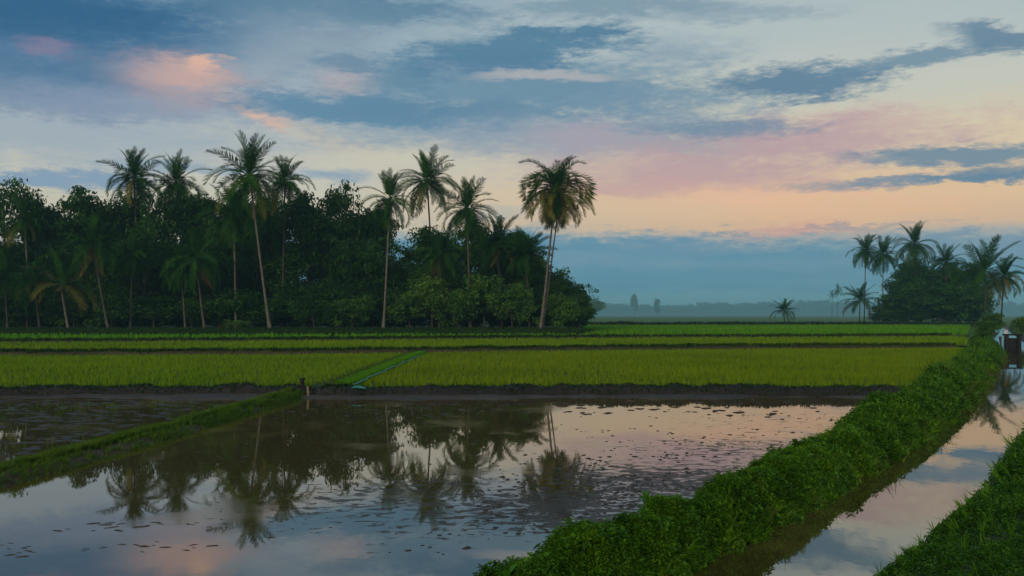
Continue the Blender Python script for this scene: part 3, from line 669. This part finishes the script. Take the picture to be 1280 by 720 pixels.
palm('half hidden coconut palm whose crown shows just right of the tallest palm', 352, 131, 357, 226, 34, seed=4, trunk=M_trunkd)
palm('shaded coconut palm with a thin straight trunk just left of the tallest palm', 295, 126, 292, 268, 38, seed=5, trunk=M_trunk, low=-60)
palm('coconut palm with pale forked looking trunk and thick skirt of hanging dark fronds', 479, 122, 487, 248, 38, seed=6, nf=34, low=-78)
palm('tall coconut palm with a wide star shaped crown, middle of the three right skyline palms', 546, 139, 534, 226, 42, seed=7, trunk=M_trunkm, low=-55)
palm('coconut palm with spiky crown above the bushes, rightmost of the three right skyline palms', 588, 124, 584, 262, 42, seed=8, trunk=M_trunkm, low=-55)
palm('lone coconut palm at the right edge of the grove with full rounded golden crown', 675, 120, 695, 234, 47, seed=9, nf=70, up=80, low=-74, gold=.5, style='round')
palm('slimmer palm trunk rising beside the lone golden crowned palm', 677, 120.8, 699, 252, 36, seed=10, nf=16, up=40, low=-60, w=.8, gold=.3)
palm('low young palm with upright fronds in front of the lone palm', 662, 127, 657, 318, 36, seed=11, style='up', trunk=M_trunkd, low=-15)
palm('short bushy palm with arching yellow fronds at the left end of the grove', 86, 121, 76, 356, 50, seed=12, gold=.5, nf=20, up=70, low=-18)
palm('leaning palm with pale thin trunk and drooping crown near the left end of the grove', 136, 122, 117, 306, 38, seed=13, trunk=M_trunkm, low=-60)
palm('dark palm with straight trunk at the extreme left edge of the grove', 10, 122, 8, 342, 36, seed=14, trunk=M_trunkd)
palm('dark palm with leaning trunk under the skyline pair of palms', 256, 123, 243, 322, 42, seed=15, trunk=M_trunkm, low=-60)
palm('thin palm with pale lower trunk beside the leaning dark palm', 232, 124, 227, 334, 32, seed=16, trunk=M_trunkm, low=-60)
palm('thin shaded palm trunk standing left of the skyline pair', 163, 126, 165, 318, 28, seed=17, trunk=M_trunkd, low=-50)
palm('palm with pale upper trunk behind the low yellow palm at the left', 40, 132, 32, 276, 32, seed=18, trunk=M_trunk, low=-50)
palm('small crooked palm left of the short bushy yellow palm', 50, 121.5, 42, 352, 30, seed=19, low=-40, trunk=M_trunkd)
palm('shaded mid height palm between the tallest palm and the dense round tree', 308, 134, 330, 290, 32, seed=20, trunk=M_trunkd, low=-50)
palm('palm with a visible mid trunk under the star shaped crown', 549, 124.5, 552, 318, 30, seed=21, trunk=M_trunkd, low=-45)
palm('small dark palm among the bushes right of the spiky crowned palm', 628, 130, 622, 302, 34, seed=22, trunk=M_trunkd, low=-45)
# the clump at the right
palm('slender small palm leaning left, leftmost of the far right clump', 1080, 232, 1081, 313, 22, seed=31, trunk=M_trunkd, w=.8)
palm('slender palm with straight pale trunk beside the far right clump', 1103, 230, 1103, 318, 24, seed=32, w=.9)
palm('tallest palm rising out of the dark clump at the far right', 1146, 236, 1144, 305, 29, seed=33, trunk=M_trunkd)
palm('low bushy palm with thin stems left of the dark right clump', 1074, 226, 1075, 375, 24, seed=34, style='up', low=-25, trunk=M_trunkd, nf=24)
palm('tiny young palm standing alone in the middle of the far field edge', 981, 222, 980, 388, 18, seed=35, style='up', low=-20, nf=26, trunk=M_trunkd)
palm('palm with long dark fronds poking out of the left side of the right clump', 1136, 228, 1134, 352, 24, seed=36, low=-40, trunk=M_trunkd)
palm('dark palm with drooping crown showing over the middle of the far right clump', 1184, 238, 1182, 328, 24, seed=41, low=-50, trunk=M_trunkd)
palm('large palm with upright fronds at the head of the canal bund', 1233, 165, 1231, 338, 46, seed=37, style='up', up=84, low=-35, trunk=M_trunkd, nf=24)
palm('yellowish drooping palm right of the large palm at the canal', 1250, 172, 1256, 345, 28, seed=38, low=-50, gold=.4, trunk=M_trunkd)
palm('tiny hazy palm with a round head far beyond the fields, right one of two', 1047, 820, 1047, 362, 8, seed=39, nf=18, trunk=M_trunkd)
palm('tiny hazy palm with a round head far beyond the fields, left one of two', 1040, 840, 1040, 368, 6, seed=40, nf=18, trunk=M_trunkd)

# ------------------------------------------------------------------ broadleaf trees and bushes
def crown(seed, H, W, c0, nclump, nleaf, leaf, lobes=6, cr=1.15, flat=.8):
    r = np.random.default_rng(seed); lb = []
    for i in range(lobes):
        a = 6.283*i/lobes+r.uniform(-.5, .5); q = r.uniform(.25, .62)*W/2
        lb.append((q*math.cos(a), q*math.sin(a), H*(c0+(1-c0)*r.uniform(.25, .78)), W*r.uniform(.20, .32)))
    lb.append((0, 0, H*(c0+(1-c0)*.72), W*.27))
    cs = []
    while len(cs) < nclump:
        x, y, z, rad = lb[r.integers(len(lb))]; v = r.normal(size=3); v /= np.linalg.norm(v); rr = rad*r.uniform(.5, 1.0)
        p = np.array([x, y, z])+v*rr*np.array([1, 1, flat])
        if p[2] > H*c0*.7 and p[2] < H: cs.append(p)
    cs = np.array(cs); n = nclump*nleaf
    cen = np.repeat(cs, nleaf, 0); v = r.normal(size=(n, 3)); v /= np.linalg.norm(v, axis=1)[:, None]
    crs = np.repeat(r.uniform(.55, 1.25, nclump)*cr, nleaf)
    off = v*(crs*r.random(n)**.45)[:, None]*np.array([1.15, 1.15, .62]); P = cen+off
    # leaf quads
    up = v*.5+np.array([0, 0, .6])+r.normal(size=(n, 3))*.55; up /= np.linalg.norm(up, axis=1)[:, None]
    a = np.cross(up, r.normal(size=(n, 3))); a /= np.linalg.norm(a, axis=1)[:, None]; b = np.cross(up, a)
    s = (leaf*r.uniform(.6, 1.3, n))[:, None]
    V = np.stack([P-a*s, P-b*s*.5+up*s*.12, P+a*s, P+b*s*.5+up*s*.12], 1).reshape(-1, 3)
    i = np.arange(n)*4; F = np.concatenate([np.stack([i, i+1, i+2], 1), np.stack([i, i+2, i+3], 1)])
    T = np.repeat(np.clip(np.repeat(r.random(nclump), nleaf)*.75+r.random(n)*.25, 0, 1), 4)
    return V, F, T, cs
def limbs(seed, H, cs, c0, tr, k=11):
    r = random.Random(seed); parts = []
    top = H*(c0+(1-c0)*.45)
    pts = [(r.uniform(-.02, .02)*H*i/6, r.uniform(-.02, .02)*H*i/6, top*i/6) for i in range(7)]
    V, F = tube(pts, [tr*(1.5 if i == 0 else 1)*(1-.085*i) for i in range(7)], 8); parts.append((V, F, np.zeros(len(V))))
    for j in range(k):
        e = cs[(j*37) % len(cs)]; s = np.array(pts[r.choice((3, 4, 5, 6))]); m_ = s*.5+e*.5+np.array([0, 0, -.05*H])
        V, F = tube([s, m_, e], [tr*.45, tr*.28, tr*.08], 5); parts.append((V, F, np.zeros(len(V))))
    V, F, _ = join(parts); return V, F
TV = []
for i, (H, W, c0, ncl, nl, lf, lob) in enumerate([(12, 9, .12, 190, 60, .20, 10), (13, 8, .14, 180, 60, .20, 9), (10, 10, .08, 190, 60, .20, 11), (12, 7.5, .10, 170, 60, .20, 9), (11, 11, .55, 70, 60, .20, 8)]):
    V, F, T, cs = crown(100+i, H, W, c0, ncl, nl, lf, lob, flat=.8 if i < 4 else .35)
    lV, lF = limbs(i, H, cs, c0, .22)
    TV.append((H, W, mesh('crown', V, F, M_crown, T), mesh('trunk', lV, lF, M_bark, smooth_=True)))
BV = []
for i, (H, W) in enumerate([(4, 5), (5, 4.5), (3.5, 6)]):
    V, F, T, cs = crown(200+i, H, W, .12, 70, 60, .15, 6, .75)
    lV, lF = limbs(20+i, H, cs, .1, .07, 7)
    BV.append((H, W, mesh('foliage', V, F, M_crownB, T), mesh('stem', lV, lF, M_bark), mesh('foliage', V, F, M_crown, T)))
def tree(label, x, top, wpx, D, v, rot=0, group=None, base=None, name='broadleaf_tree'):
    X = px(x, D); z0 = (base_z(X, D) if base is None else base)-.05; H, W, cm, tm = TV[v]
    root = thing(name, label, 'tree', (X, D, z0), group); h = (pz(top, D)-z0)*1.08; s = wpx/FPX*D/W; root.rotation_euler.z = rot; root.scale = (s, s, h/H)
    link('trunk', tm, root); link('crown', cm, root); return root
def bush(label, x, top, wpx, D, v, rot=0, dark=False, base=None, group=None):
    X = px(x, D); z0 = (base_z(X, D) if base is None else base)-.05; H, W, fm, sm, dm = BV[v]
    root = thing('shrub', label, 'shrub', (X, D, z0), group); h = pz(top, D)-z0; s = wpx/FPX*D/W; root.rotation_euler.z = rot; root.scale = (s, s, h/H)
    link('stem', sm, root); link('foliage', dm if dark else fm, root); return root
T_ = [('broadleaf tree with a flat layered crown at the left edge of the photo', 6, 236, 96, 136, 4),
 ('dark dense tree behind the low yellow palm at the left', 62, 248, 84, 139, 1),
 ('round green topped tree left of the skyline pair of palms', 104, 235, 92, 140, 0),
 ('dense tree standing left of and behind the first skyline palm', 150, 238, 88, 143, 3),
 ('dark tree between the crowns of the skyline pair', 198, 240, 92, 141, 2),
 ('dense tree just right of the skyline pair of palms', 252, 236, 92, 143, 1),
 ('tree with olive crown left of the tallest palm', 288, 240, 80, 138, 0),
 ('dark tree behind the trunk of the tallest palm', 330, 238, 92, 141, 3),
 ('large round tree right of the tallest palm', 388, 238, 96, 137, 0),
 ('tallest round broadleaf tree just left of the palm with the frond skirt', 430, 231, 88, 138, 2),
 ('dark tree behind the trunk of the palm with the frond skirt', 464, 254, 74, 142, 1),
 ('low tree seen in the gap right of the palm with the frond skirt', 505, 306, 74, 138, 2),
 ('tree under the star shaped palm crown', 548, 280, 82, 137, 3),
 ('tree behind the spiky crowned palm', 592, 276, 84, 139, 0),
 ('tree with drooping outline between the spiky palm and the lone palm', 632, 284, 72, 137, 1),
 ('dark tree just left of the lone palm trunk', 664, 306, 66, 135, 3),
 ('small tree just right of the lone palm trunk', 698, 340, 56, 133, 0),
 ('low tree forming the right end of the grove', 722, 356, 50, 134, 2)]
for i, (l, x, t, wd, D, v) in enumerate(T_): tree(l, x, t, wd, D, v, rot=i*1.7)
IN_ = [(-30, 'outside the left edge'), (22, 'behind the dark leftmost palm'), (80, 'behind the short bushy yellow palm'), (128, 'behind the leaning thin palm at the left'), (180, 'behind the left skyline palm'),
 (228, 'behind the twin palms under the skyline pair'), (275, 'left of the shaded straight palm'), (322, 'behind the foot of the tallest palm'), (368, 'right of the tallest palm trunk'), (412, 'midway between tallest palm and frond skirt palm'),
 (455, 'just left of the palm with the frond skirt'), (500, 'in the low gap right of the frond skirt palm'), (560, 'under the star shaped crown'), (615, 'behind the bright bush of the right half'), (665, 'behind the lone golden crowned palm')]
for i, (x, t) in enumerate(IN_):
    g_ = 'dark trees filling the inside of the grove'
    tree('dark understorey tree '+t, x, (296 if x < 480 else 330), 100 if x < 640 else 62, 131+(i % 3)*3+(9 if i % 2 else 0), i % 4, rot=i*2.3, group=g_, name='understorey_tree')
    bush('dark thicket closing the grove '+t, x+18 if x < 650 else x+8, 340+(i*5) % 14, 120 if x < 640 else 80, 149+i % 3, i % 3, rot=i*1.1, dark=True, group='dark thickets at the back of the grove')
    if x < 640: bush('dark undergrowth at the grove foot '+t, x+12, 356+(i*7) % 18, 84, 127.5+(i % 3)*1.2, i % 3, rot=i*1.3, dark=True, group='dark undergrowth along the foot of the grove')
B_ = [('bright green bush at the foot of the grove under the star shaped palm', 540, 348, 70, 124, 0), ('bright bush right of the spiky palm trunk', 605, 338, 74, 124, 1), ('wide leafy bush between the bright bush and the lone palm', 640, 356, 66, 123, 2),
 ('low bush in front of the trunk of the star crowned palm', 572, 362, 60, 122.5, 2), ('green bush right of the palm with the frond skirt', 512, 364, 56, 123.5, 1), ('bush just right of the lone palm trunk', 700, 368, 54, 123, 0), ('outermost bush at the right end of the grove', 724, 366, 44, 126, 1),
 ('low bush left of the palm with the frond skirt', 440, 372, 70, 125, 2), ('dark shrub beside the foot of the tallest palm', 392, 372, 70, 125.5, 2), ('small low shrub at the foot of the tallest palm', 300, 400, 40, 119.5, 2)]
for i, (l, x, t, wd, D, v) in enumerate(B_): bush(l, x, t, wd, D, v, rot=i*2.1, dark=l.startswith('dark'))
# the right clump
tree('dense dark broadleaf tree forming the left half of the far right clump', 1150, 322, 70, 240, 0, .5)
tree('dark broadleaf tree forming the middle of the far right clump', 1186, 332, 76, 242, 3, 2)
tree('dark broadleaf tree at the right side of the far right clump', 1212, 328, 66, 236, 2, 1)
tree('low dark tree in front of the far right clump', 1136, 346, 60, 236, 1, 3)
bush('dark bush at the foot of the far right clump, left side', 1132, 356, 64, 228, 0, 0, True)
bush('dark bush at the foot of the far right clump, in its middle', 1175, 350, 80, 228, 1, 1, True)
bush('dark bush at the foot of the far right clump, right side', 1208, 354, 76, 228, 2, 2, True)
bush('low dark bush between the small bushy palm and the right clump', 1105, 390, 40, 229, 2, 4, True)
bush('olive green shrub at the head of the canal bund', 1243, 388, 40, 120, 1, 1, base=.5)
bush('small shrub on the canal bund below the large palm', 1232, 402, 30, 95, 0, 2, base=.4)
bush('shrub behind the sluice at the right edge of the photo', 1276, 396, 26, 112, 2, 2, base=.4)
bush('pale hazy bush beyond the right end of the grove', 741, 376, 34, 800, 0, 2, base=.7)

V0, F0, T0, _ = crown(310, 4, 4, .02, 26, 12, .22, 6, .5)
n = 330; X = rng.uniform(-98, 11, n); Y = rng.uniform(131, 147, n); k = X < 9; X = X[k]; Y = Y[k]; q = rng.uniform(.7, 1.3, len(X))
stuff('grove_undergrowth', [scatter(V0, F0, np.stack([X, Y, gz(X, Y)-.3], 1), rng.random(len(X))*6.28, np.stack([q*1.3, q*1.3, q], 1))], M_crown, 'tangle of dark undergrowth under the trees of the grove')
V0, F0, T0, _ = crown(311, 4, 4, .02, 26, 10, .26, 6, .5)
n = 70; Y = rng.uniform(226, 244, n); X = rng.uniform(1108, 1226, n); X = (X-640)/FPX*Y; q = rng.uniform(.7, 1.5, n)
stuff('clump_undergrowth', [scatter(V0, F0, np.stack([X, Y, .5+0*X], 1), rng.random(n)*6.28, np.stack([q*1.5, q*1.5, q], 1))], M_crown, 'dark undergrowth under the trees of the right clump')
# low dark grass at the foot of the grove
n = 16000; X = rng.uniform(-72, 12, n); Y = 107+.03*X+rng.random(n)**1.3*15; k = (X < 6+(Y-107)*.3); X = X[k]; Y = Y[k]
stuff('grove_grass', [scatter(*grs[0], np.stack([X, Y, gz(X, Y)], 1), rng.random(len(X))*6.28, rng.uniform(.7, 1.7, len(X)))], M_grassdk, 'low dark grass at the foot of the grove')

# ------------------------------------------------------------------ distant wood, read as one mass
def hill(x, y): return -3+(30+9*fbm(np.asarray(x)*.0013, np.asarray(y)*.001, 51, 3))*np.sin(np.clip((np.asarray(y)-3450)/1400, 0, 1)*math.pi)**.8
V, F = grid(np.linspace(-3000, 3600, 120), np.linspace(3440, 4860, 16), hill)
link('far_hills', mesh('far_hills', V, F, M_far, smooth_=True), kind='structure')
parts = []
V0, F0, T0, _ = crown(300, 10, 10, .05, 26, 9, 1.1, 6, 1.6)
n = 760; X = rng.uniform(-2300, 2800, n); Y = rng.uniform(3700, 4300, n)
hh = (.75+.5*fbm(X*.012, Y*0+3, 8, 3)+rng.normal(0, .16, n))*3.2; hh = np.clip(hh, 1.3, 5.0)
parts.append(scatter(V0, F0, np.stack([X, Y, hill(X, Y)-4], 1), rng.random(n)*6.28, np.stack([rng.uniform(4.5, 9, n), rng.uniform(4.5, 9, n), hh*1.25], 1)))
stuff('distant_wood', parts, M_far, 'hazy blue line of far trees along the horizon')
def farT(label, x, top, wpx, D, v): return tree(label, x, top, wpx, D, v, base=.7)
farT('tall narrow hazy tree sticking up from the far tree line', 793, 367, 12, 2600, 0)
farT('small hazy pointed tree on the far tree line, right of the tall narrow one', 821, 373, 10, 2600, 2)

# ------------------------------------------------------------------ stakes, scrap, sluice
def boxes(bl):
    V = []; F = []
    for (x0, x1, y0, y1, z0, z1) in bl:
        o = len(V); b = .012
        V += [(x, y, z) for z in (z0, z1) for (x, y) in ((x0, y0), (x1, y0), (x1, y1), (x0, y1))]
        F += [(o, o+3, o+2, o+1), (o+4, o+5, o+6, o+7)]+[(o+k, o+(k+1) % 4, o+4+(k+1) % 4, o+4+k) for k in range(4)]
    return np.array(V, float), np.array(F)
X = px(378, 37); r_ = thing('wooden_stake', 'short dark wooden stake at the corner where the low bund meets the rice terrace', 'stake', (X, 37, .15))
V, F = tube([(0, 0, -.2), (.01, 0, .15), (-.01, .01, .38), (.0, 0, .46)], [.085, .08, .085, .075], 8); link('post', mesh('post', V, F, M_wood), r_)
V, F = tube([(-.1, 0, .43), (0, .01, .47), (.1, 0, .50)], [.05, .055, .045], 7); link('top_knot', mesh('top_knot', V, F, M_wood), r_)
X = px(385, 36.2); r_ = thing('wooden_stake', 'thin pale stake standing in the mud beside the dark stake', 'stake', (X, 36.2, 0))
V, F = tube([(0, 0, -.4), (.01, 0, .1), (-.015, 0, .42)], [.05, .048, .04], 8); link('post', mesh('post', V, F, M_wood2), r_)
X = px(446, 36.9); V, F = grid(np.linspace(-.35, .35, 9), np.linspace(-.2, .2, 7), lambda x, y: .12*np.exp(-(x*3)**2-(y*5)**2)+.03*fbm(x*9, y*9, 4))
link('plastic_scrap', mesh('plastic_scrap', V, F, M_teal), None, None, 'crumpled teal plastic scrap at the near end of the field path', 'plastic scrap', None, (X, 36.95, .27))
V, F = tube([(-5.95+.05*math.sin(y), y, .40+.02*math.sin(y*2.3)) for y in np.linspace(37.3, 64, 40)], [.035]*40, 5)
link('irrigation_hose', mesh('irrigation_hose', V, F, M_teal), None, None, 'thin teal hose lying along the right side of the field path', 'hose')
Ds = 83.0; X = px(1266, Ds)
r_ = thing('sluice_gate', 'small dark sluice gate standing across the far end of the canal', 'sluice gate', (X, Ds, 0))
link('post', mesh('post', *boxes([(-.62, -.42, -.2, .2, -.6, 1.3)]), M_wood), r_); link('post', mesh('post', *boxes([(.42, .62, -.2, .2, -.6, 1.3)]), M_wood), r_)
link('crossbeam', mesh('crossbeam', *boxes([(-.8, .8, -.14, .14, 1.301, 1.45)]), M_wood), r_)
link('gate_panel', mesh('gate_panel', *boxes([(-.42, .42, -.04, .04, -.3, 1.1)]), M_wood), r_)
link('spindle', mesh('spindle', *tube([(0, 0, 1.0), (0, 0, 2.0)], [.04, .04], 8)), r_) if False else None
r_ = thing('marker_post', 'whitish marker post behind the sluice gate at the right edge', 'post', (px(1257, 88), 88, .2))
link('post', mesh('post', *boxes([(-.14, .14, -.1, .1, 0, 1.45)]), M_white), r_); link('post_cap', mesh('post_cap', *boxes([(-.17, .17, -.13, .13, 1.451, 1.52)]), M_white), r_)

# broad leaved weeds at the near edge of the bund
def weed(label, x, y, zb, D, nleaf, L_, seed, spread=.7):
    r = random.Random(seed); root = thing('leafy_weed', label, 'weed', (px(x, D), D, zb)); h = L_*1.6
    V, F = tube([(0, 0, -.1), (.02, 0, h*.5), (0, .01, h)], [.012, .009, .005], 5); link('stem', mesh('stem', V, F, M_weed), root)
    n = 6; u = np.linspace(0, 1, n); wv = np.sin(u*math.pi*.94+.1)*.24; zz = -.25*u**2
    V = []; F = []
    for i in range(n):
        V += [(u[i], -wv[i], zz[i]+.06), (u[i], 0, zz[i]), (u[i], wv[i], zz[i]+.06)]
    for i in range(n-1):
        o = i*3; F += [(o, o+1, o+4, o+3), (o+1, o+2, o+5, o+4)]
    lm = mesh('leaf', np.array(V, float), np.array(F), M_weed, smooth_=True)
    for i in range(nleaf):
        o = link('leaf', lm, root); s = L_*r.uniform(.75, 1.15); t = (i+1)/nleaf
        o.matrix_local = Matrix.Translation((0, 0, h*(.25+.75*t))) @ Matrix.Rotation(i*2.4+r.uniform(-.3, .3), 4, 'Z') @ Matrix.Rotation(-R(20+60*t*spread), 4, 'Y') @ Matrix.Diagonal((s, s, s, 1))
def on_bund(x, D):
    return px(x, D), D
weed('upright two leaved weed at the lower left tip of the bund', 603, 708, .34, 8.8, 6, .15, 1, 1.1)
weed('broad leaved weed on the bund crest near the bottom of the photo', 634, 703, .36, 9.1, 9, .15, 2)
weed('bright broad leaved weed standing above the water edge, lower middle', 710, 676, .40, 10.6, 10, .15, 3, 1.1)
weed('bright bushy weed poking over the bund crest beside the muddy patch', 808, 630, .40, 12.6, 14, .16, 4, .9)
weed('low broad leaved weed halfway down the bund crest between two brighter weeds', 756, 674, .42, 10.9, 8, .13, 5)

# ------------------------------------------------------------------ evening haze
m = mat('haze'); v = nd('ShaderNodeVolumePrincipled'); v.inputs['Color'].default_value = (.42, .84, 1.0, 1); v.inputs['Density'].default_value = .00028; v.inputs['Anisotropy'].default_value = .1
o = nd('ShaderNodeOutputMaterial'); L.new(v.outputs[0], o.inputs['Volume'])
V, F = boxes([(-6500, 6500, -60, 6500, -1.9, 92)])
link('haze', mesh('haze', V, F, m), kind='stuff')
